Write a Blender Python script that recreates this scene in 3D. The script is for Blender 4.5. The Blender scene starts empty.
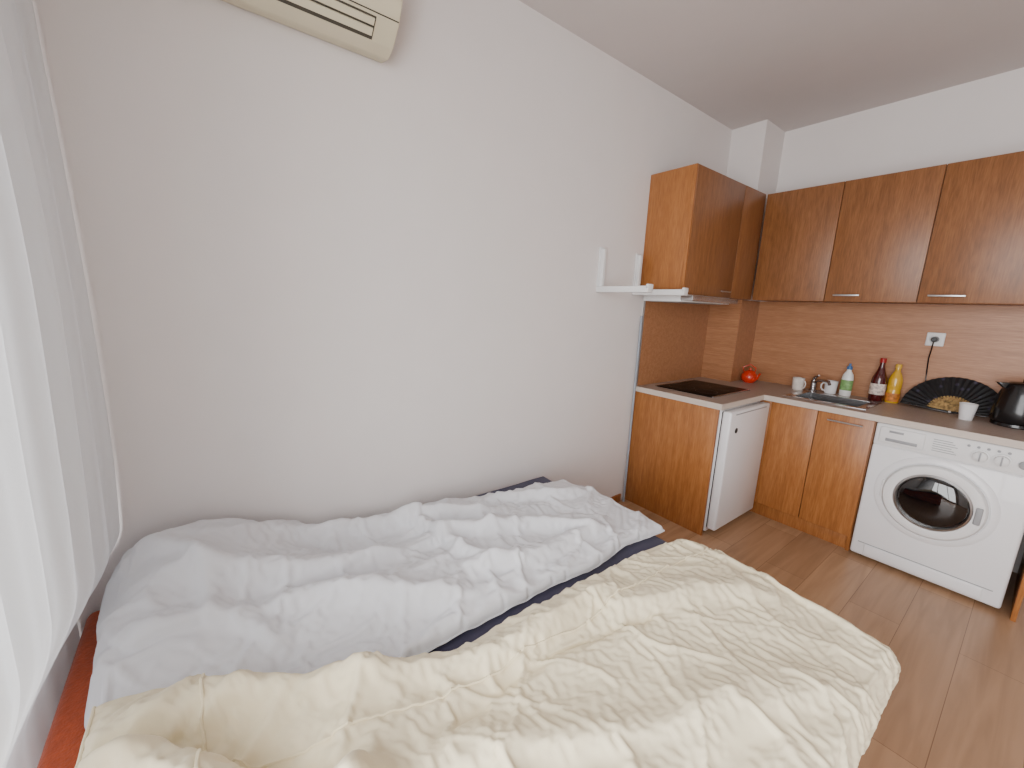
import bpy, bmesh, math, random, time
import numpy as np
from mathutils import Matrix, Vector, noise
random.seed(3)
T0=time.time()
SC=bpy.context.scene
COL=SC.collection
L=3.6345; H=2.758

# ------------------------------------------------------------------ camera
f_,th,ro,ps,cx,ch=408.0792,.1920,.0410,.9164,1.7331,1.4006
fw=Vector((-math.sin(ps)*math.cos(th),math.cos(ps)*math.cos(th),-math.sin(th)))
r0=Vector((math.cos(ps),math.sin(ps),0));u0=r0.cross(fw)
rr=r0*math.cos(ro)+u0*math.sin(ro);uu=u0*math.cos(ro)-r0*math.sin(ro)
cam=bpy.data.objects.new('camera',bpy.data.cameras.new('camera'));COL.objects.link(cam)
cam.matrix_world=Matrix(((rr[0],uu[0],-fw[0],cx),(rr[1],uu[1],-fw[1],0),(rr[2],uu[2],-fw[2],ch),(0,0,0,1)))
cam.data.sensor_width=36;cam.data.lens=f_/1024*36;cam.data.clip_start=.02
SC.camera=cam

# ------------------------------------------------------------------ materials
def srgb(c):
    return tuple(((v/255)/12.92 if v/255<=.04045 else ((v/255+.055)/1.055)**2.4) for v in c)+(1,)
def newmat(name):
    m=bpy.data.materials.new(name);m.use_nodes=True
    nt=m.node_tree;return m,nt,nt.nodes['Principled BSDF']
def mat(name,c,rough=.5,metal=0,bump=0,bscale=60,var=.04,vscale=6,coat=0,trans=0,ior=1.45,alpha=1,sheen=0,spec=.5):
    m,nt,b=newmat(name);N=nt.nodes;K=nt.links
    c=srgb(c)
    tc=N.new('ShaderNodeTexCoord');nz=N.new('ShaderNodeTexNoise');nz.inputs['Scale'].default_value=vscale
    nz.inputs['Detail'].default_value=3
    K.new(tc.outputs['Object'],nz.inputs['Vector'])
    rp=N.new('ShaderNodeValToRGB')
    rp.color_ramp.elements[0].position=.3;rp.color_ramp.elements[1].position=.7
    rp.color_ramp.elements[0].color=tuple(max(0,x*(1-var)) for x in c[:3])+(1,)
    rp.color_ramp.elements[1].color=tuple(min(1,x*(1+var)) for x in c[:3])+(1,)
    K.new(nz.outputs['Fac'],rp.inputs['Fac']);K.new(rp.outputs['Color'],b.inputs['Base Color'])
    b.inputs['Roughness'].default_value=rough;b.inputs['Metallic'].default_value=metal
    b.inputs['Coat Weight'].default_value=coat;b.inputs['Transmission Weight'].default_value=trans
    b.inputs['IOR'].default_value=ior;b.inputs['Alpha'].default_value=alpha
    b.inputs['Sheen Weight'].default_value=sheen;b.inputs['Specular IOR Level'].default_value=spec
    if bump:
        n2=N.new('ShaderNodeTexNoise');n2.inputs['Scale'].default_value=bscale;n2.inputs['Detail'].default_value=4
        K.new(tc.outputs['Object'],n2.inputs['Vector'])
        bp=N.new('ShaderNodeBump');bp.inputs['Strength'].default_value=bump;bp.inputs['Distance'].default_value=.01
        K.new(n2.outputs['Fac'],bp.inputs['Height']);K.new(bp.outputs['Normal'],b.inputs['Normal'])
    return m
def wood(name,c1,c2,c3,axis='z',rough=.38,s=1.0):
    m,nt,b=newmat(name);N=nt.nodes;K=nt.links
    tc=N.new('ShaderNodeTexCoord');mp=N.new('ShaderNodeMapping')
    sc={'z':(38,38,3.0),'x':(3.0,38,38),'y':(38,3.0,38)}[axis]
    mp.inputs['Scale'].default_value=tuple(v*s for v in sc)
    K.new(tc.outputs['Object'],mp.inputs['Vector'])
    n1=N.new('ShaderNodeTexNoise');n1.inputs['Scale'].default_value=1;n1.inputs['Detail'].default_value=6;n1.inputs['Roughness'].default_value=.6
    n1.inputs['Distortion'].default_value=.5
    K.new(mp.outputs['Vector'],n1.inputs['Vector'])
    mp2=N.new('ShaderNodeMapping');mp2.inputs['Scale'].default_value=tuple(v*s*5 for v in sc)
    K.new(tc.outputs['Object'],mp2.inputs['Vector'])
    n2=N.new('ShaderNodeTexNoise');n2.inputs['Scale'].default_value=1;n2.inputs['Detail'].default_value=3
    K.new(mp2.outputs['Vector'],n2.inputs['Vector'])
    mx=N.new('ShaderNodeMath');mx.operation='MULTIPLY_ADD';mx.inputs[1].default_value=.5
    K.new(n2.outputs['Fac'],mx.inputs[0]);
    m2=N.new('ShaderNodeMath');m2.operation='MULTIPLY';m2.inputs[1].default_value=.5
    K.new(n1.outputs['Fac'],m2.inputs[0]);K.new(m2.outputs[0],mx.inputs[2])
    rp=N.new('ShaderNodeValToRGB');e=rp.color_ramp.elements
    e[0].position=.37;e[0].color=srgb(c1);e[1].position=.63;e[1].color=srgb(c3)
    k=e.new(.5);k.color=srgb(c2)
    K.new(mx.outputs[0],rp.inputs['Fac']);K.new(rp.outputs['Color'],b.inputs['Base Color'])
    b.inputs['Roughness'].default_value=rough
    return m
M={}
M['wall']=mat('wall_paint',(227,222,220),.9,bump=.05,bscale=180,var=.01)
M['ceil']=mat('ceiling_shaded_paint',(206,199,197),.95,bump=.04,bscale=150,var=.01)  # greyer than the walls: dimmer light up there is put into the colour
M['wd']=wood('cherry_door',(116,74,42),(133,86,50),(148,99,60),'z')
M['wl']=wood('cherry_panel',(142,88,44),(159,101,52),(174,115,64),'z')
M['wb']=wood('cherry_backsplash',(150,102,68),(163,113,77),(175,125,88),'x')
M['counter']=mat('countertop_laminate',(166,151,141),.4,bump=.02,bscale=200,var=.12,vscale=130)
M['cedge']=mat('countertop_edge',(200,188,176),.4)
M['alu']=mat('brushed_aluminium',(190,190,190),.3,1)
M['steel']=mat('stainless',(190,190,192),.25,1)
M['white']=mat('white_enamel',(232,232,234),.3,coat=.3,var=.01)
M['wplast']=mat('white_plastic',(226,226,226),.45,var=.01)
M['gplast']=mat('grey_plastic',(150,152,155),.4)
M['dark']=mat('dark_gap',(40,38,38),.6)
M['black']=mat('black_plastic',(18,18,20),.25,coat=.3)
M['bglass']=mat('black_glass',(12,12,14),.05,coat=1)
M['hob']=mat('hob_glass',(14,13,13),.4,spec=.15)
M['ac']=mat('aged_white_plastic',(214,206,180),.45,var=.02)
M['acd']=mat('ac_dark',(70,66,58),.7)
def cloth_mat(name,c,rscale,rstr):
    m=mat(name,c,.9,0,0,0,.015,5,sheen=.15)
    nt=m.node_tree;N=nt.nodes;K=nt.links;b=N['Principled BSDF']
    tc=N.new('ShaderNodeTexCoord')
    w1=N.new('ShaderNodeTexNoise');w1.noise_type='RIDGED_MULTIFRACTAL';w1.inputs['Scale'].default_value=rscale;w1.inputs['Detail'].default_value=2;w1.inputs['Distortion'].default_value=.6
    K.new(tc.outputs['Object'],w1.inputs['Vector'])
    w2=N.new('ShaderNodeTexNoise');w2.inputs['Scale'].default_value=rscale*3.2;w2.inputs['Detail'].default_value=2;K.new(tc.outputs['Object'],w2.inputs['Vector'])
    b1=N.new('ShaderNodeBump');b1.inputs['Strength'].default_value=rstr;b1.inputs['Distance'].default_value=.006;K.new(w1.outputs['Fac'],b1.inputs['Height'])
    b2=N.new('ShaderNodeBump');b2.inputs['Strength'].default_value=.2;b2.inputs['Distance'].default_value=.006;K.new(w2.outputs['Fac'],b2.inputs['Height'])
    K.new(b1.outputs['Normal'],b2.inputs['Normal']);K.new(b2.outputs['Normal'],b.inputs['Normal'])
    return m
M['white_duvet']=cloth_mat('white_cotton',(225,226,230),5,.16)
M['cream']=cloth_mat('cream_cotton',(238,226,194),8,.18)
M['navy']=mat('navy_sheet',(66,64,88),.9,bump=.2,bscale=30,var=.08,sheen=.2)
M['orange']=mat('rust_orange_fabric',(184,80,40),.95,bump=.3,bscale=160,var=.12,vscale=60,sheen=.2)

# ------------------------------------------------------------------ mesh builder
rings_n=[]
class B:
    def __init__(s,name): s.name=name;s.bm=bmesh.new();s.mats=[]
    def mi(s,m):
        m=M[m] if isinstance(m,str) else m
        if m not in s.mats:s.mats.append(m)
        return s.mats.index(m)
    def add(s,t,m,X=None,smooth=True):
        i=s.mi(m)
        if X is not None: t.transform(X)
        bmesh.ops.recalc_face_normals(t,faces=t.faces)
        for f in t.faces:f.material_index=i;f.smooth=smooth
        me=bpy.data.meshes.new('t');t.to_mesh(me);t.free();s.bm.from_mesh(me);bpy.data.meshes.remove(me)
    def box(s,lo,hi,m,bev=.002,seg=2,X=None):
        t=bmesh.new();bmesh.ops.create_cube(t,size=1)
        lo=Vector(lo);hi=Vector(hi);d=hi-lo
        for v in t.verts:v.co=Vector((v.co[i]*d[i]+(lo[i]+hi[i])/2 for i in range(3)))
        if bev: bmesh.ops.bevel(t,geom=list(t.edges),offset=min(bev,min(d)*.45),segments=seg,profile=.5,affect='EDGES')
        s.add(t,m,X)
    def lathe(s,prof,c,m,seg=32,X=None):
        t=bmesh.new();rings=[]
        for r,z in prof:
            if r<1e-5: rings.append([t.verts.new((0,0,z))])
            else: rings.append([t.verts.new((r*math.cos(a*2*math.pi/seg),r*math.sin(a*2*math.pi/seg),z)) for a in range(seg)])
        for a,b in zip(rings[:-1],rings[1:]):
            for i in range(seg):
                j=(i+1)%seg
                if len(a)==1 and len(b)==1:continue
                if len(a)==1:t.faces.new((a[0],b[i],b[j]))
                elif len(b)==1:t.faces.new((a[i],a[j],b[0]))
                else:t.faces.new((a[i],a[j],b[j],b[i]))
        T=Matrix.Translation(Vector(c))
        s.add(t,m,T@X if X is not None else T)
    def cyl(s,a,b,r,m,seg=20,r2=None,bev=0):
        a=Vector(a);b=Vector(b);d=b-a;l=d.length;r2=r if r2 is None else r2
        q=d.to_track_quat('Z','Y').to_matrix().to_4x4()
        pr=[(0,0),(r-bev,0),(r,bev),(r2,l-bev),(r2-bev,l),(0,l)] if bev else [(0,0),(r,0),(r2,l),(0,l)]
        s.lathe(pr,a,m,seg,q)
    def tube(s,pts,r,m,seg=10):
        pts=[Vector(p) for p in pts];t=bmesh.new();rings=[];up=Vector((0.13,.2,1)).normalized()
        for i,p in enumerate(pts):
            d=(pts[min(i+1,len(pts)-1)]-pts[max(i-1,0)]).normalized()
            if abs(d.dot(up))>.95: n=d.cross(Vector((1,0,0))).normalized()
            else: n=d.cross(up).normalized()
            if rings_n and n.dot(rings_n[-1])<0:n=-n
            rings_n.append(n);bb=d.cross(n)
            q=r[i] if isinstance(r,(list,tuple)) else r
            rings.append([t.verts.new(p+n*q*math.cos(k*2*math.pi/seg)+bb*q*math.sin(k*2*math.pi/seg)) for k in range(seg)])
        for a,b in zip(rings[:-1],rings[1:]):
            for i in range(seg):
                j=(i+1)%seg;t.faces.new((a[i],a[j],b[j],b[i]))
        t.faces.new(rings[0]);t.faces.new(rings[-1][::-1])
        rings_n.clear();s.add(t,m)
    def prism(s,poly,axis,lo,hi,m,bev=0,seg=2,X=None):
        t=bmesh.new()
        def P(a,b,c):
            return {'x':(c,a,b),'y':(a,c,b),'z':(a,b,c)}[axis]
        A=[t.verts.new(P(a,b,lo)) for a,b in poly];Bv=[t.verts.new(P(a,b,hi)) for a,b in poly]
        t.faces.new(A);t.faces.new(Bv[::-1])
        for i in range(len(poly)):
            j=(i+1)%len(poly);t.faces.new((A[i],Bv[i],Bv[j],A[j]))
        if bev: bmesh.ops.bevel(t,geom=list(t.edges),offset=bev,segments=seg,profile=.5,affect='EDGES')
        s.add(t,m,X)
    def done(s,origin=True):
        for e in s.bm.edges:
            if len(e.link_faces)==2 and e.calc_face_angle(0)>math.radians(38): e.smooth=False
        me=bpy.data.meshes.new(s.name);s.bm.to_mesh(me);s.bm.free()
        for m in s.mats:me.materials.append(m)
        o=bpy.data.objects.new(s.name,me);COL.objects.link(o)
        if origin and len(me.vertices):
            co=np.array([v.co[:] for v in me.vertices]);lo=co.min(0);hi=co.max(0)
            c=Vector(((lo[0]+hi[0])/2,(lo[1]+hi[1])/2,lo[2]))
            me.transform(Matrix.Translation(-c));o.location=c
        return o

# ------------------------------------------------------------------ room shell
XR=3.5;YW=-.56
def shell(name,lo,hi,m):
    b=B(name);b.box(lo,hi,m,0);return b.done(False)
shell('wall_left',(-.12,YW-.12,0),(0,L+.12,H),'wall')
shell('wall_back',(0,L,0),(XR,L+.12,H),'wall')
shell('wall_right',(XR,YW-.12,0),(XR+.12,L+.12,H),'wall')
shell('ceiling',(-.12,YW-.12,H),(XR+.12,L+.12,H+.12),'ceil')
shell('wall_column',(0,L-.3134,0),(.244,L,H),'wall')
wx0,wx1,wz0,wz1=.62,3.2,.12,2.42
b=B('wall_front')
b.box((0,YW-.12,0),(wx0,YW,H),'wall',0);b.box((wx1,YW-.12,0),(XR,YW,H),'wall',0)
b.box((wx0,YW-.12,wz1),(wx1,YW,H),'wall',0);b.box((wx0,YW-.12,0),(wx1,YW,wz0),'wall',0)
b.done(False)
b=B('window_1')
for x in (wx0,(wx0*2+wx1)/3-.03,(wx0+wx1*2)/3-.03,wx1-.06):
    b.box((x,YW-.09,wz0),(x+.06,YW-.03,wz1),'wplast',.005)
b.box((wx0,YW-.09,wz0),(wx1,YW-.03,wz0+.06),'wplast',.005);b.box((wx0,YW-.09,wz1-.06),(wx1,YW-.03,wz1),'wplast',.005)
g,nt,p=newmat('window_glass');nt.nodes.remove(p)
tr=nt.nodes.new('ShaderNodeBsdfTransparent');gl=nt.nodes.new('ShaderNodeBsdfGlossy');gl.inputs['Roughness'].default_value=.02
mx=nt.nodes.new('ShaderNodeMixShader');mx.inputs[0].default_value=.06
nt.links.new(tr.outputs[0],mx.inputs[1]);nt.links.new(gl.outputs[0],mx.inputs[2])
nt.links.new(mx.outputs[0],nt.nodes['Material Output'].inputs['Surface'])
b.box((wx0+.05,YW-.062,wz0+.05),(wx1-.05,YW-.058,wz1-.05),g,0)
b.done()
# floor laminate
m,nt,p=newmat('laminate_floor');N=nt.nodes;K=nt.links
tc=N.new('ShaderNodeTexCoord');mp=N.new('ShaderNodeMapping');mp.inputs['Rotation'].default_value=(0,0,math.radians(90))
K.new(tc.outputs['Object'],mp.inputs['Vector'])
br=N.new('ShaderNodeTexBrick');br.offset=.37;br.inputs['Scale'].default_value=1;br.inputs['Brick Width'].default_value=1.25;br.inputs['Row Height'].default_value=.192
br.inputs['Mortar Size'].default_value=.0014;br.inputs['Mortar Smooth'].default_value=.3
br.inputs['Color1'].default_value=srgb((190,152,118));br.inputs['Color2'].default_value=srgb((172,135,103));br.inputs['Mortar'].default_value=srgb((126,93,66))
K.new(mp.outputs['Vector'],br.inputs['Vector'])
mp2=N.new('ShaderNodeMapping');mp2.inputs['Scale'].default_value=(22,1.6,1);K.new(tc.outputs['Object'],mp2.inputs['Vector'])
nz=N.new('ShaderNodeTexNoise');nz.inputs['Scale'].default_value=1;nz.inputs['Detail'].default_value=6;nz.inputs['Distortion'].default_value=.8
K.new(mp2.outputs['Vector'],nz.inputs['Vector'])
rp=N.new('ShaderNodeValToRGB');rp.color_ramp.elements[0].position=.35;rp.color_ramp.elements[0].color=(.79,.77,.74,1);rp.color_ramp.elements[1].position=.65;rp.color_ramp.elements[1].color=(1.0,1,1,1)
K.new(nz.outputs['Fac'],rp.inputs['Fac'])
mm=N.new('ShaderNodeMix');mm.data_type='RGBA';mm.blend_type='MULTIPLY';mm.inputs[0].default_value=1
K.new(br.outputs['Color'],mm.inputs[6]);K.new(rp.outputs['Color'],mm.inputs[7]);K.new(mm.outputs[2],p.inputs['Base Color'])
p.inputs['Roughness'].default_value=.33
shell('floor',(-.12,YW-.12,-.1),(XR+.12,L+.12,0),m)
for nme,lo,hi in (('baseboard_left',(0,YW,0),(.012,2.38,.06)),('baseboard_right',(XR-.012,YW,0),(XR,L,.06))):
    b=B(nme);b.box(lo,hi,'wl',.003);b.done()

# ------------------------------------------------------------------ kitchen base units
G=.002
yf=L-.6     # cabinet front plane
b=B('kitchen_base_cabinet')
b.box((.0+G,2.44,0),(.6,2.458,.832),'wl',.001)           # end panel
b.box((.0+G,3.03,.0),(.6,3.048,.832),'wl',.001)           # divider behind fridge
b.box((.6,yf,.1),(.665,yf+.018,.832),'wl',.001)          # corner filler
b.box((.6,yf+.02,.1),(1.2,yf+.03,.828),'dark',0)
b.box((.667,yf-.001,.1),(.928,yf+.018,.829),'wl',.0015)
b.box((.932,yf-.001,.1),(1.203,yf+.018,.829),'wl',.0015)
b.box((1.187,yf+.02,0),(1.205,L-G,.832),'wl',.001)
b.box((.6,yf+.04,.0),(1.187,yf+.055,.1),'wl',.001)       # plinth
b.box((.62,yf+.03,.1),(1.187,L-G,.118),'wl',0)
for z in (.79,):
    b.cyl((.99,yf-.03,z),(1.16,yf-.03,z),.005,'alu')
    for x in (1.0,1.15): b.cyl((x,yf-.03,z),(x,yf,z),.004,'alu')
b.box((1.846,yf-.03,0),(1.864,L-G,.832),'wl',.001)       # end panel right of washer
b.done()
b=B('kitchen_countertop')
cz0,cz1=.834,.87
sx0,sx1,sy0,sy1=.72,1.12,3.12,3.46
b.box((G,2.43,cz0),(.62,L-.316,cz1),'counter',.0)
b.box((.247,L-.316,cz0),(.62,L-G,cz1),'counter',.0)
b.box((.62,yf-.02,cz0),(sx0,L-G,cz1),'counter',.0)
b.box((sx1,yf-.02,cz0),(1.9,L-G,cz1),'counter',.0)
b.box((sx0,yf-.02,cz0),(sx1,sy0,cz1),'counter',.0)
b.box((sx0,sy1,cz0),(sx1,L-G,cz1),'counter',.0)
b.box((.62,yf-.0225,cz0),(1.9,yf-.02,cz1-.001),'cedge',0)
b.box((G,2.4275,cz0),(.62,2.43,cz1-.001),'cedge',0)
b.box((.62,2.43,cz0),(.6225,yf-.02,cz1-.001),'cedge',0)
b.done()
# backsplash
b=B('kitchen_backsplash')
z0,z1=cz1,1.506
b.box((G/2,2.44,z0),(.010,L-.3134-.001,z1),'wb',0)
b.box((.010,L-.3134-.010,z0),(.254,L-.3136,z1),'wb',0)
b.box((.2445,L-.3134,z0),(.254,L-.011,z1),'wb',0)
b.box((.2445,L-.010,z0),(1.95,L-.0005,z1),'wb',0)
b.box((.001,2.436,z0),(.013,2.441,z1),'alu',0)
b.done()
# sink
b=B('kitchen_sink')
t=.0015
def frame(x0,y0,x1,y1,w,za,zb_,m):
    b.box((x0,y0,za),(x1,y0+w,zb_),m,.0008);b.box((x0,y1-w,za),(x1,y1,zb_),m,.0008)
    b.box((x0,y0+w,za),(x0+w,y1-w,zb_),m,.0008);b.box((x1-w,y0+w,za),(x1,y1-w,zb_),m,.0008)
frame(sx0-.02,sy0-.02,sx1+.02,sy1+.02,.05,cz1+.0003,cz1+.004,'steel')
bx0,bx1,by0,by1=sx0+.03,sx1-.03,sy0+.03,sy1-.03
b.box((bx0,by0,cz1-.15),(bx1,by1,cz1-.147),'steel',0)
b.box((bx0-t,by0-t,cz1-.15),(bx0,by1+t,cz1+.001),'steel',0);b.box((bx1,by0-t,cz1-.15),(bx1+t,by1+t,cz1+.001),'steel',0)
b.box((bx0,by0-t,cz1-.15),(bx1,by0,cz1+.001),'steel',0);b.box((bx0,by1,cz1-.15),(bx1,by1+t,cz1+.001),'steel',0)
b.lathe([(0,0),(.03,0),(.04,.002)],((bx0+bx1)/2,(by0+by1)/2,cz1-.146),'gplast',24)
b.done()
b=B('kitchen_faucet')
fxx,fy=.74,3.53
b.cyl((fxx,fy,cz1),(fxx,fy,cz1+.012),.026,'steel',24,bev=.003)
b.cyl((fxx,fy,cz1),(fxx,fy,cz1+.085),.018,'steel',24,bev=.003)
b.tube([(fxx,fy,cz1+.06),(fxx+.03,fy-.04,cz1+.085),(fxx+.08,fy-.09,cz1+.10),(fxx+.12,fy-.13,cz1+.098),(fxx+.13,fy-.14,cz1+.08)],.010,'steel',12)
b.tube([(fxx,fy,cz1+.085),(fxx,fy,cz1+.10),(fxx+.02,fy-.03,cz1+.115),(fxx+.04,fy-.06,cz1+.125)],[.015,.013,.008,.006],'steel',12)
b.done()
# hob
b=B('electric_hob')
b.box((.09,2.56,cz1),(.49,3.08,cz1+.006),'hob',.003)
rg=mat('hob_ring',(62,60,62),.3)
for (x,y,r) in ((.2,2.70,.085),(.2,2.93,.07),(.38,2.70,.07),(.38,2.93,.085)):
    b.lathe([(r-.002,.0062),(r-.002,.0066),(r,.0066),(r,.0062)],(x,y,cz1),rg,40)
b.box((.49,2.56,cz1),(.502,3.08,cz1+.007),'steel',.002);b.box((.078,2.56,cz1),(.09,3.08,cz1+.007),'steel',.002)
b.done()
# ------------------------------------------------------------------ fridge
b=B('mini_fridge')
fx=.665
b.box((.06,2.475,.02),(fx-.06,3.015,.825),'white',.008)
b.box((fx-.055,2.470,.05),(fx,3.018,.822),'white',.012,3)
b.box((fx-.06,2.48,.055),(fx-.054,3.01,.815),'dark',0)
b.box((fx-.05,2.53,.800),(fx+.003,2.96,.806),'gplast',.001)
b.lathe([(0,0),(.017,0),(.017,.002),(.014,.003),(0,.003)],(fx,2.56,.70),'dark',24,Matrix.Rotation(math.pi/2,4,'Y'))
for x in (.12,fx-.1):
    for y in (2.52,2.97): b.cyl((x,y,0),(x,y,.022),.02,'black')
b.done()
# ------------------------------------------------------------------ washing machine
b=B('washing_machine')
w0=1.2135;w1=w0+.598;wy=yf-.01;wt=.83
b.box((w0,wy+.015,.02),(w1,L-.05,wt-.012),'white',.012,3)
b.box((w0,wy,.02),(w1,wy+.03,.705),'white',.014,3)
b.box((w0,wy+.004,.702),(w1,wy+.03,wt),'wplast',.01,3)    # control fascia
b.box((w0+.004,wy+.01,wt-.012),(w1-.004,L-.05,wt),'wplast',.006)
b.box((w0+.02,wy-.004,.722),(w0+.205,wy+.01,.812),'wplast',.008,3) # detergent drawer
b.box((w0+.05,wy-.007,.735),(w0+.18,wy-.002,.752),'gplast',.003)
b.box((w0+.06,wy-.0052,.785),(w0+.12,wy-.0035,.797),'gplast',.0005)
RX=Matrix.Rotation(math.pi/2,4,'X')
def disc(x,z,pr,m,seg=48,y=wy): b.lathe(pr,(x,y,z),m,seg,RX)
dx,dz=1.497,.465
disc(dx,dz,[(.235,-.002),(.235,.004),(.225,.010),(.205,.012),(.20,.006),(.195,.004)],'white',64)
disc(dx,dz,[(.198,.0),(.198,.022),(.190,.034),(.170,.040),(.150,.036),(.150,.022)],'wplast',64)
disc(dx,dz,[(.1505,.024),(.148,.034),(.140,.038),(.134,.028)],'alu',64)
disc(dx,dz,[(.136,.026),(.11,.040),(.06,.048),(0,.050)],'bglass',64)
disc(dx,dz,[(.19,.001),(0,.001)],'dark',48)
b.box((dx+.155,wy-.046,dz-.045),(dx+.180,wy-.034,dz+.045),'gplast',.006,3)
b.box((dx-.205,wy-.02,dz-.05),(dx-.19,wy+.0,dz+.05),'wplast',.004)
for kx,kr in ((w0+.405,.026),(w0+.475,.026)):
    disc(kx,.757,[(kr+.006,-.001),(kr+.006,.003),(kr,.004),(kr-.002,.018),(kr-.006,.021),(0,.021)],'wplast',32)
    b.box((kx-.003,wy-.026,.757-kr+.004),(kx+.003,wy-.02,.757+kr-.004),'gplast',.001)
disc(w0+.545,.757,[(.019,-.001),(.019,.008),(.016,.010),(0,.010)],'gplast',24)
for i in range(5): disc(w0+.36+i*.033,.8,[(.006,-.001),(.006,.004),(0,.005)],'gplast',12)
for i in range(6): b.box((w0+.235+.0*i,wy+.002,.735+i*.012),(w0+.325-.01*(i%3),wy+.0045,.738+i*.012),'gplast',0)
b.box((w0+.03,wy-.003,.10),(w0+.56,wy+.004,.104),'gplast',.001)
b.box((w0+.06,wy-.005,.035),(w0+.53,wy+.01,.098),'white',.01,3)
for x in (w0+.05,w1-.05):
    for y in (wy+.07,L-.12): b.cyl((x,y,0),(x,y,.03),.022,'black')
b.done()
# ------------------------------------------------------------------ wall cabinets
ub,ut=1.507,2.249;ud=.3136
def handle(b,x0,x1,y,z):
    b.box((x0,y-.030,z-.005),(x1,y-.022,z+.005),'alu',.002)
    for x in (x0+.012,x1-.012): b.cyl((x,y-.024,z),(x,y,z),.004,'alu',12)
b=B('kitchen_cupboard')
yf2=L-ud
b.box((ud+.002,yf2+.02,ub),(1.70,L-.001,ut),'wd',.001)
xs=[.318,.769,1.218,1.70]
for i,(a,c) in enumerate(zip(xs[:-1],xs[1:])):
    b.box((a+.002,yf2,ub),(c-.002,yf2+.0185,ut),'wd',.0015)
    b.box((a-.001,yf2+.0186,ub+.001),(a+.003,yf2+.0195,ut),'dark',0)
handle(b,.82,.955,yf2,1.545);handle(b,1.262,1.41,yf2,1.545)
b.done()
b=B('kitchen_cupboard')
b.box((.001,2.379,ub),(ud-.02,2.397,ut),'wl',.001)
b.box((.001,2.397,ub),(ud-.02,yf2-.012,ut),'wd',.0)
b.box((ud-.0195,2.379,ub),(ud,2.397,ut),'wl',.001)
ys=[2.397,3.0,yf2-.003]
for a,c in zip(ys[:-1],ys[1:]): b.box((ud-.0185,a+.0015,ub),(ud,c-.0015,ut),'wd',.0015)
b.box((ud,2.86,1.541),(ud+.028,2.868,1.549),'alu',.001);b.box((ud+.022,2.80,1.541),(ud+.03,2.93,1.549),'alu',.002)
b.done()
# range hood
b=B('range_hood')
b.box((.02,2.40,ub-.045),(ud+.005,2.98,ub-.001),'wplast',.003)
b.box((ud-.02,2.395,ub-.04),(ud+.06,2.985,ub-.006),'steel',.004)
b.box((.05,2.43,ub-.048),(.28,2.95,ub-.044),'gplast',.001)
b.done()
# ------------------------------------------------------------------ microwave brackets
for k,y in enumerate((1.965,2.32)):
    b=B('shelf_bracket')
    zb=1.525
    b.box((.0015,y-.022,zb),(.010,y+.022,zb+.235),'wplast',.003)
    b.box((.010,y-.013,zb),(.036,y+.013,zb+.225),'wplast',.004)
    b.box((.002,y-.024,zb-.03),(.37,y+.024,zb+.006),'wplast',.005,3)
    b.box((.355,y-.024,zb-.012),(.372,y+.024,zb+.016),'wplast',.005)
    b.done()
# conduit
b=B('cable_conduit');b.cyl((.022,2.400,.0),(.022,2.400,1.36),.008,mat('conduit',(150,158,168),.4));b.done()
# ------------------------------------------------------------------ air conditioner
b=B('air_conditioner')
P=[(.001,2.285),(.07,2.27),(.115,2.285),(.175,2.335),(.205,2.385),(.212,2.45),(.205,2.53),(.18,2.56),(.12,2.572),(.001,2.572)]
b.prism(P,'y',-.19,.64,'ac',.006,3)
def slot(p,q,y0,y1,m,off=.002,th_=.004):
    p=Vector(p);q=Vector(q);d=(q-p).normalized();n=Vector((d[1],-d[0]))
    poly=[p-n*th_,p+n*off,q+n*off,q-n*th_]
    b.prism([(v[0],v[1]) for v in poly],'y',y0,y1,m)
slot((.118,2.2875),(.172,2.3325),-.13,.56,'acd')
slot((.128,2.296),(.146,2.311),-.125,.555,'ac',.008)
slot((.152,2.316),(.168,2.329),-.125,.555,'ac',.007)
slot((.178,2.339),(.180,2.342),-.185,.635,'acd',.001)
slot((.015,2.284),(.018,2.2835),-.185,.635,'acd',.001)
slot((.206,2.395),(.2065,2.399),-.185,.635,'acd',.0015)
b.done()
# ------------------------------------------------------------------ counter items
Z=cz1+.0005
def mug(x,y,col,ang,nm='coffee_mug'):
    b=B(nm)
    b.lathe([(0,0),(.030,0),(.034,.004),(.038,.085),(.0395,.090),(.036,.089),(.033,.012),(0,.010)],(x,y,Z),col,32)
    c,s=math.cos(ang),math.sin(ang)
    b.tube([(x+c*r_,y+s*r_,Z+z_) for r_,z_ in ((.034,.072),(.052,.074),(.062,.060),(.062,.038),(.050,.022),(.033,.020))],.0045,col,10)
    b.done()
mc=mat('mug_glaze',(222,214,206),.25,coat=.4,var=.12,vscale=30)
mug(.665,3.46,mc,-.5);mug(.84,3.545,M['white'],-2.4)
b=B('dish_soap_bottle')
x,y=.925,3.545;sm=mat('soap_bottle',(226,228,226),.3,coat=.3);lb=mat('soap_label',(120,160,96),.5,var=.4,vscale=40);sc_=mat('soap_cap',(70,110,160),.4)
b.lathe([(0,0),(.03,0),(.033,.006),(.033,.12),(.028,.15),(.014,.175),(.013,.185),(0,.185)],(x,y,Z),sm,28,Matrix.Diagonal((1,.72,1,1)))
b.lathe([(.0335,.04),(.0338,.042),(.0338,.11),(.0335,.112)],(x,y,Z),lb,28,Matrix.Diagonal((1,.72,1,1)))
b.lathe([(.015,.185),(.016,.187),(.015,.205),(.007,.212),(.006,.226),(0,.227)],(x,y,Z),sc_,20)
b.done()
b=B('syrup_bottle')
x,y=1.09,3.545;sy=mat('dark_red_syrup',(70,16,18),.12,coat=.6);cp=mat('red_cap',(150,26,26),.4);lb=mat('paper_label',(206,190,180),.6,var=.5,vscale=55)
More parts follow.
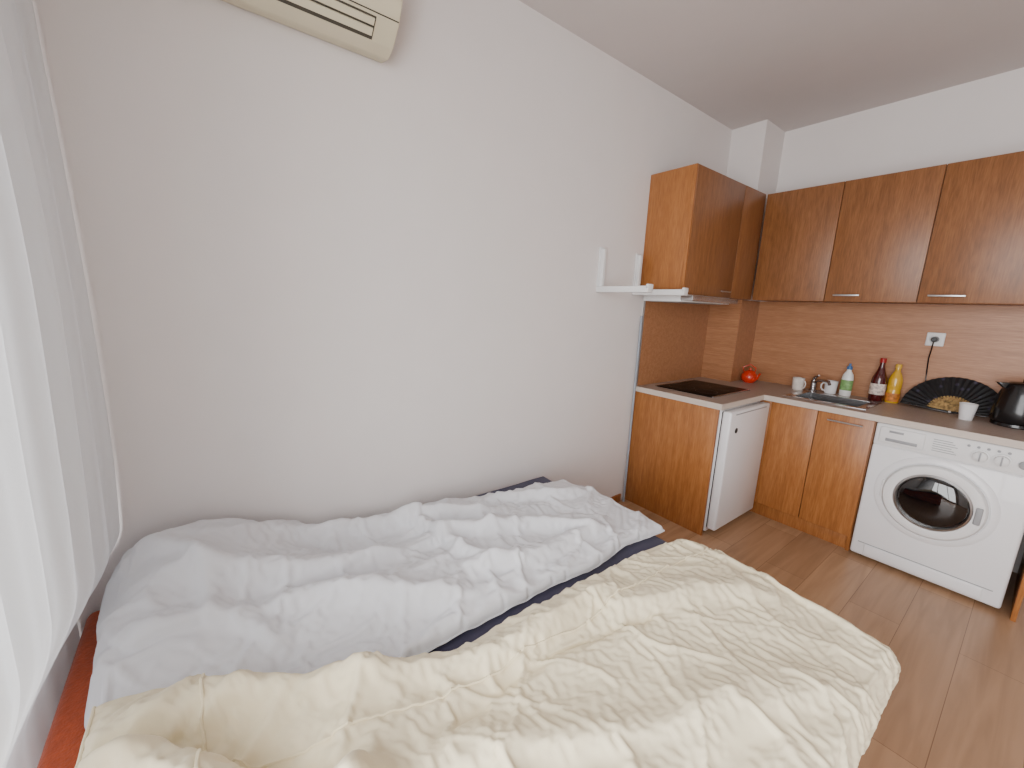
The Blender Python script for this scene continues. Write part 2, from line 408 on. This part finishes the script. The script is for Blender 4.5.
b.lathe([(0,0),(.036,0),(.040,.006),(.040,.13),(.038,.155),(.022,.20),(.014,.235),(.014,.262),(0,.262)],(x,y,Z),sy,32)
b.lathe([(.0405,.045),(.0408,.047),(.0408,.115),(.0405,.117)],(x,y,Z),lb,32)
b.lathe([(.0165,.255),(.0165,.282),(.015,.285),(0,.285)],(x,y,Z),cp,20)
b.done()
b=B('cooking_oil_bottle')
x,y=1.165,3.575;sy=mat('yellow_oil',(206,160,40),.15,coat=.5);lb=mat('oil_label',(196,120,50),.6,var=.5,vscale=50)
b.lathe([(0,0),(.033,0),(.036,.006),(.036,.07),(.033,.085),(.036,.10),(.036,.15),(.026,.185),(.014,.21),(.014,.232),(0,.232)],(x,y,Z),sy,32)
b.lathe([(.0365,.012),(.0368,.014),(.0368,.064),(.0365,.066)],(x,y,Z),lb,32)
b.lathe([(.0165,.228),(.0165,.25),(.015,.253),(0,.253)],(x,y,Z),mat('yellow_cap',(214,170,60),.4),20)
b.done()
# hand fan
b=B('folding_hand_fan')
fl,nt,p=newmat('fan_leaf');N=nt.nodes;K=nt.links
tc=N.new('ShaderNodeTexCoord');vz=N.new('ShaderNodeTexVoronoi');vz.inputs['Scale'].default_value=24;K.new(tc.outputs['Object'],vz.inputs['Vector'])
rp=N.new('ShaderNodeValToRGB');rp.color_ramp.elements[0].position=.12;rp.color_ramp.elements[0].color=srgb((56,52,70));rp.color_ramp.elements[1].position=.3;rp.color_ramp.elements[1].color=srgb((18,17,20))
K.new(vz.outputs['Distance'],rp.inputs['Fac']);K.new(rp.outputs['Color'],p.inputs['Base Color']);p.inputs['Roughness'].default_value=.6
fs=mat('fan_sticks',(150,120,70),.4,var=.7,vscale=70)
tilt=math.radians(-24)
R1,R2=.095,.222
FX=Matrix.Translation((1.438,3.518,Z+.006))@Matrix.Rotation(tilt,4,'X')
nr=44;t=bmesh.new();inn=[];outv=[]
for k in range(nr+1):
    a=math.radians(4+172*k/nr);o_=.004 if k%2 else -.004
    inn.append(t.verts.new((R1*math.cos(a),o_*.5,R1*math.sin(a))));outv.append(t.verts.new((R2*math.cos(a),o_,R2*math.sin(a))))
for k in range(nr): t.faces.new((inn[k],inn[k+1],outv[k+1],outv[k]))
b.add(t,fl,FX,False)
for k in range(0,nr+1,2):
    a=math.radians(4+172*k/nr)
    X=FX@Matrix.Rotation(-a,4,'Y')
    b.box((0,-.0035-.0001*k,-.0045),(R1+.006,-.0015-.0001*k,.0045),fs,0,X=X)
for a in (4,176):
    X=FX@Matrix.Rotation(-math.radians(a),4,'Y');b.box((-.012,-.008,-.006),(R2,-.0045,.006),'black',.001,X=X)
b.cyl(FX@Vector((0,-.012,0)),FX@Vector((0,.006,0)),.006,'alu')
b.done()
# cup
b=B('paper_cup')
b.lathe([(0,.004),(.025,.004),(.026,0),(.027,.0),(.0365,.088),(.038,.091),(.036,.092),(.0345,.088),(.026,.008),(0,.008)],(1.515,3.38,Z),'white',32)
b.done()
# kettle
b=B('electric_kettle')
x,y=1.69,3.43
KS=Matrix.Diagonal((1.08,1.08,1.14,1))
b.lathe([(0,0),(.085,0),(.09,.005),(.088,.018),(0,.019)],(x,y,Z),'black',40)
b.lathe([(0,.02),(.084,.02),(.09,.028),(.089,.08),(.078,.15),(.068,.19),(.064,.198),(.05,.206),(.012,.21),(.012,.222),(0,.224)],(x,y,Z),'black',40,KS)
b.prism([(.05,.17),(.09,.218),(.108,.228),(.06,.232)],'y',-.022,.022,'black',.004,2,Matrix.Translation((x,y,Z))@Matrix.Rotation(math.radians(200),4,'Z'))
b.tube([(x+.06,y+.01,Z+.225),(x+.10,y+.015,Z+.23),(x+.14,y+.02,Z+.205),(x+.145,y+.02,Z+.14),(x+.13,y+.018,Z+.07),(x+.09,y+.012,Z+.05)],[.010,.012,.013,.012,.011,.010],'black',12)
b.done()
# teapot
b=B('orange_teapot')
og=mat('orange_glaze',(198,50,28),.2,coat=.5,var=.15)
x,y=.335,3.44
b.lathe([(0,0),(.035,0),(.055,.02),(.06,.045),(.052,.07),(.035,.085),(.033,.088),(.02,.096),(.006,.10),(.009,.108),(.006,.115),(0,.116)],(x,y,Z),og,32)
b.tube([(x+.045,y-.02,Z+.03),(x+.07,y-.03,Z+.045),(x+.08,y-.035,Z+.07),(x+.09,y-.04,Z+.085)],[.013,.010,.008,.007],og,12)
b.tube([(x-.035,y-.02,Z+.08),(x-.045,y-.03,Z+.115),(x,y-.01,Z+.145),(x+.04,y,Z+.118),(x+.035,y,Z+.082)],.004,og,10)
b.done()
# socket
b=B('wall_socket')
sxx,szz=1.295,1.295
b.box((sxx-.041,L-.0205,szz-.041),(sxx+.041,L-.0105,szz+.041),'wplast',.005,3)
b.lathe([(.027,0),(.027,.003),(.023,.003),(.022,-.001),(0,-.001)],(sxx,L-.0205,szz),'wplast',32,RX)
b.done()
b=B('kettle_plug_cable')
b.cyl((sxx,L-.0212,szz),(sxx,L-.062,szz),.019,'black',24,r2=.015,bev=.003)
b.tube([(sxx,L-.055,szz-.012),(sxx-.002,L-.052,szz-.05),(sxx-.008,L-.03,szz-.12),(sxx-.004,L-.02,szz-.2),(sxx+.004,L-.018,szz-.3),(sxx+.01,L-.018,szz-.40),(sxx+.04,L-.02,szz-.419),(sxx+.15,L-.02,szz-.4205),(sxx+.30,L-.03,szz-.4205),(sxx+.37,L-.06,szz-.4205),(sxx+.39,L-.10,szz-.4205)],.0035,'black',8)
b.done()
# ------------------------------------------------------------------ curtain
def grid_obj(name,fn,nu,nv,m,smooth=True):
    vs=[fn(i/(nu-1),j/(nv-1)) for j in range(nv) for i in range(nu)]
    fs=[(j*nu+i,j*nu+i+1,(j+1)*nu+i+1,(j+1)*nu+i) for j in range(nv-1) for i in range(nu-1)]
    me=bpy.data.meshes.new(name);me.from_pydata(vs,[],fs);me.materials.append(m)
    me.polygons.foreach_set('use_smooth',[smooth]*len(fs));me.update()
    o=bpy.data.objects.new(name,me);COL.objects.link(o);return o
cm,nt,p=newmat('sheer_curtain');N=nt.nodes;K=nt.links
N.remove(p)
df=N.new('ShaderNodeBsdfDiffuse');tl=N.new('ShaderNodeBsdfTranslucent');tp=N.new('ShaderNodeBsdfTransparent')
df.inputs['Color'].default_value=(.84,.85,.87,1);tl.inputs['Color'].default_value=(.76,.78,.80,1)
tc=N.new('ShaderNodeTexCoord');nz=N.new('ShaderNodeTexNoise');nz.inputs['Scale'].default_value=120;K.new(tc.outputs['Object'],nz.inputs['Vector'])
bp=N.new('ShaderNodeBump');bp.inputs['Strength'].default_value=.3;bp.inputs['Distance'].default_value=.002;K.new(nz.outputs['Fac'],bp.inputs['Height'])
K.new(bp.outputs['Normal'],df.inputs['Normal'])
a1=N.new('ShaderNodeMixShader');a1.inputs[0].default_value=.35;K.new(df.outputs[0],a1.inputs[1]);K.new(tl.outputs[0],a1.inputs[2])
a2=N.new('ShaderNodeMixShader');a2.inputs[0].default_value=.04;K.new(a1.outputs[0],a2.inputs[1]);K.new(tp.outputs[0],a2.inputs[2])
K.new(a2.outputs[0],N['Material Output'].inputs['Surface'])
def sstep(a,b_,x):
    t=min(1,max(0,(x-a)/(b_-a)));return t*t*(3-2*t)
def cur(u,v):
    z=.03+v*2.64;x=.012+u*1.16
    low=-.396
    hi=-.272-.02*sstep(.1,.8,x)-.03*sstep(1.3,2.6,z)
    y=low+(hi-low)*sstep(.37,.64+.12*sstep(.1,.7,x),z)
    k=.15+.85*sstep(.42,.95,z)
    ph=noise.noise(Vector((x*1.2,z*.35,4)))*1.6
    y+=k*((.010+.009*(1-u))*math.sin(x*40+ph)+.005*math.sin(x*90+ph*2)+.012*noise.noise(Vector((x*3,z*1.0,1))))
    return (x,y,z)
o=grid_obj('sheer_curtain',cur,200,130,cm)
b=B('curtain_rail');b.box((.01,-.34,2.68),(3.3,-.28,2.705),'wplast',.004)
for x in (.3,1.6,3.0): b.box((x-.02,-.33,2.70),(x+.02,-.29,H-.001),'wplast',.002)
b.done()

# ------------------------------------------------------------------ bed
MZ=.385
b=B('sofa_bed')
b.box((.015,-.368,.05),(1.60,1.60,.23),'orange',.03,3)
b.box((.015,-.368,.225),(1.60,1.60,MZ-.006),'orange',.025,4)
for x in (.1,1.5):
    for y in (-.25,1.5): b.cyl((x,y,0),(x,y,.06),.025,'black')
b.done()
def sheet(u,v):
    y=-.19+v*1.80
    x=.018+u*1.565
    z=MZ+.001+.002*noise.noise(Vector((x*5,y*5,0)))+.004*abs(noise.noise(Vector((x*9,y*3,5))))
    if y>1.585: z-=min(.02,(y-1.585)*.8)
    return (x,y,z)
o=grid_obj('navy_bed_sheet',sheet,60,140,M['navy'])

def gauss(x,y,cx_,cy_,sx,sy,ang=0):
    dx_,dy_=x-cx_,y-cy_;c,s=math.cos(ang),math.sin(ang)
    a=(dx_*c+dy_*s)/sx;b_=(-dx_*s+dy_*c)/sy
    return math.exp(-.5*(a*a+b_*b_))
def rim(d,w):
    if d>=w:return 1
    t=1-max(0,d)/w;return math.sqrt(max(0,1-t*t))
def ridge(x,y,z,k=3):
    t=abs(noise.noise(Vector((x,y,z))))*1.6
    return (1-t)**k if t<1 else 0
def folds(x,y,seed,ang,fa,fb,k=4):
    wx=x+.10*noise.noise(Vector((x*3,y*3,seed+5)));wy_=y+.10*noise.noise(Vector((x*3,y*3,seed+11)))
    c,s=math.cos(ang),math.sin(ang)
    return ridge((wx*c+wy_*s)*fa,(-wx*s+wy_*c)*fb,seed,k)
def crease(x,y,x0,y0,x1,y1,w,amp,taper=.15):
    """long soft fold running from (x0,y0) to (x1,y1); steeper on one side"""
    dx_,dy_=x1-x0,y1-y0;l=math.hypot(dx_,dy_);t=((x-x0)*dx_+(y-y0)*dy_)/(l*l)
    if t<-.3 or t>1.3:return 0
    q=(-(x-x0)*dy_+(y-y0)*dx_)/l+.03*math.sin(t*5+x0*20)
    e=sstep(-.2,taper,t)*sstep(1.2,1-taper,t)
    w=w*(1.5 if q>0 else .75)
    return amp*e*math.exp(-.5*(q/w)**2)
# white duvet
def Wm(u,v):
    y0=-.282;y=y0+v*1.872
    xl=.03+.15*sstep(.7,1.45,y)+.015*noise.noise(Vector((y*5,1,0)))
    xr=.80+.025*noise.noise(Vector((y*4,7,0)))
    x=xl+(xr-xl)*u
    yy=y+.05*(u-.2)*sstep(1,1.6,y)
    h=.43+.16*gauss(x,y,.15,-.12,.24,.16)+.075*gauss(x,y,.14,.16,.15,.14)+.03*gauss(x,y,.45,1.0,.14,.35,.2)+.03*gauss(x,y,.52,.45,.1,.2)
    h-=.045*sstep(.48,.72,x)*sstep(.6,.2,y)
    h+=.018*noise.noise(Vector((x*4,y*3.2,3)))
    h+=crease(x,y,.30,-.1,.42,.75,.028,.065)+crease(x,y,.12,.25,.30,1.0,.022,.055)+crease(x,y,.48,.10,.68,.62,.024,.05)
    h+=crease(x,y,.38,.80,.66,1.25,.022,.05)+crease(x,y,.22,1.05,.40,1.5,.02,.04)+crease(x,y,.62,.7,.72,1.3,.02,.04)-crease(x,y,.22,.2,.40,.7,.025,.035)
    h+=crease(x,y,.18,.62,.62,.80,.02,.035)-crease(x,y,.35,1.0,.6,1.4,.02,.02)+crease(x,y,.10,-.18,.44,-.02,.02,.03)+crease(x,y,.40,-.20,.56,.10,.018,.03)
    h+=.018*folds(x,y,3.3,.25,6,1.5,3)+.012*folds(x,y,12.3,1.1,6,3,3)
    h=max(h,MZ+.035)
    d=min((x-xl),(xr-x),(y-y0),(1.59-y))
    z=MZ+.014+(h-MZ-.014)*rim(d,.045)
    return x,yy,z
# cream duvet
def Cm(u,v):
    y0=-.255;y=y0+v*1.875
    xl=.60+.22*sstep(-.27,.20,y)+.06*sstep(.15,.40,y)+.02*noise.noise(Vector((y*4,3,0)))+.03*sstep(1.2,1.6,y)
    A=xl+(1.67-xl)*u
    x=A;nr_=sstep(.55,.15,y)
    h=.45+.045*nr_*sstep(1.3,.8,x)+.02*gauss(x,y,1.02,.45,.05,.35)
    h+=crease(x,y,.70,-.20,.90,.28,.035,.06)+crease(x,y,.84,-.25,1.14,.16,.03,.085)-crease(x,y,.80,-.2,1.02,.15,.03,.05)
    h+=crease(x,y,1.10,.18,1.28,-.16,.035,.09)-crease(x,y,1.04,.10,1.18,-.16,.03,.06)
    h+=crease(x,y,.92,.30,1.00,1.0,.025,.045)-crease(x,y,1.06,.35,1.10,1.1,.02,.025)+crease(x,y,1.16,.3,1.40,1.0,.03,.03)+crease(x,y,1.0,1.0,1.3,1.45,.03,.03)
    h+=crease(x,y,1.30,.35,1.55,1.2,.03,.025)
    h+=.012*noise.noise(Vector((x*3.3,y*3.3,9)))+(.008+.010*nr_)*folds(x,y,21.7,.55,6,2.2,3)+.008*folds(x,y,33.1,-.9,7,2.4,3)
    base=MZ+.014+.075*nr_*sstep(1.0,.78,x)
    h=max(h,base+.015)
    d=min(x-xl,y-y0+.012)
    z=base+(h-base)*rim(d,.04)
    if A>1.575:
        t=(A-1.575);x=1.575+.06*(1-math.exp(-t/.045));z-=.9*max(0,t-.02)
    if y>1.54: z-=(y-1.54)*.5
    return x,y+.03*math.sin(u*5)*sstep(1.2,1.6,y),z

def sim(name,fn,nu,nv,m,shrink,bend,frames,gap=.016):
    P=np.array([fn(i/(nu-1),j/(nv-1)) for j in range(nv) for i in range(nu)])
    def mk(nm,pts):
        fs=[(j*nu+i,j*nu+i+1,(j+1)*nu+i+1,(j+1)*nu+i) for j in range(nv-1) for i in range(nu-1)]
        me=bpy.data.meshes.new(nm);me.from_pydata([tuple(q) for q in pts],[],fs);me.update()
        o=bpy.data.objects.new(nm,me);COL.objects.link(o);return o
    Q=P.copy();Q[:,2]-=gap
    col=mk('collider',Q)
    col.modifiers.new('c','COLLISION');col.collision.thickness_outer=.004;col.collision.thickness_inner=.05;col.collision.cloth_friction=12
    R=P.copy()
    for k,q in enumerate(R):
        q[2]+=.008*max(0,noise.noise(Vector((q[0]*10,q[1]*10,7))))+.005*noise.noise(Vector((q[0]*22,q[1]*22,2)))+.003
    o=mk(name,R)
    o.data.materials.append(m)
    vg=o.vertex_groups.new(name='pin')
    idx=[j*nu+i for j in range(nv) for i in range(nu) if i in(0,nu-1) or j in (0,nv-1)]
    vg.add(idx,1,'REPLACE')
    md=o.modifiers.new('cloth','CLOTH');s=md.settings
    s.quality=6;s.mass=.25;s.tension_stiffness=20;s.compression_stiffness=20;s.shear_stiffness=8;s.bending_stiffness=bend
    s.tension_damping=8;s.compression_damping=8;s.shear_damping=8;s.bending_damping=.6;s.air_damping=2
    s.vertex_group_mass='pin';s.shrink_min=shrink
    md.collision_settings.collision_quality=3;md.collision_settings.distance_min=.004;md.collision_settings.use_self_collision=False
    md.point_cache.frame_start=1;md.point_cache.frame_end=frames+5
    SC.frame_start=1;SC.frame_end=frames+5
    for fr in range(1,frames+1):SC.frame_set(fr)
    dg=bpy.context.evaluated_depsgraph_get()
    me=bpy.data.meshes.new_from_object(o.evaluated_get(dg),depsgraph=dg)
    me.name=name
    o.modifiers.clear();o.vertex_groups.clear();o.data=me
    bpy.data.objects.remove(col)
    me.polygons.foreach_set('use_smooth',[True]*len(me.polygons))
    V=np.array([v.co[:] for v in me.vertices]).reshape(nv,nu,3)
    return o,V
def piping(o,V,lines,r,m):
    b=B('piping')
    for kind,k in lines:
        pts=V[:,k] if kind=='c' else V[k]
        pts=[Vector(p)+Vector((0,0,r*.6)) for p in pts]
        b.tube(pts,r,m,6)
    q=b.done(False)
    bm=bmesh.new();bm.from_mesh(o.data)
    bmesh.ops.subdivide_edges(bm,edges=list(bm.edges),cuts=1,use_grid_fill=True,smooth=1.0)
    for f in bm.faces:f.smooth=True
    bm.from_mesh(q.data)
    for f in bm.faces:f.smooth=True
    bm.to_mesh(o.data);bm.free();bpy.data.objects.remove(q)
wo,WV=sim('white_duvet',Wm,62,146,M['white_duvet'],-.045,.6,20,.008)
co,CV=sim('cream_duvet',Cm,92,160,M['cream'],-.06,.07,20,.008)
SC.frame_set(1)
piping(wo,WV,[('c',0),('c',61),('r',145)],.003,M['white_duvet'])
piping(co,CV,[('c',0),('c',16),('r',0),('r',16),('r',159),('c',91)],.0035,M['cream'])

# ------------------------------------------------------------------ lights
w=bpy.data.worlds.new('world');SC.world=w;w.use_nodes=True
bg=w.node_tree.nodes['Background'];bg.inputs[0].default_value=(.86,.91,1,1);bg.inputs[1].default_value=1.5
la=bpy.data.lights.new('window_daylight','AREA');la.shape='RECTANGLE';la.size=3.4;la.size_y=2.8;la.energy=315;la.color=(1,.99,.98)
lo=bpy.data.objects.new('window_daylight',la);COL.objects.link(lo);lo.location=(2.3,YW-.85,1.6)
lo.rotation_euler=Vector((-.42,1,-.22)).to_track_quat('-Z','Z').to_euler()
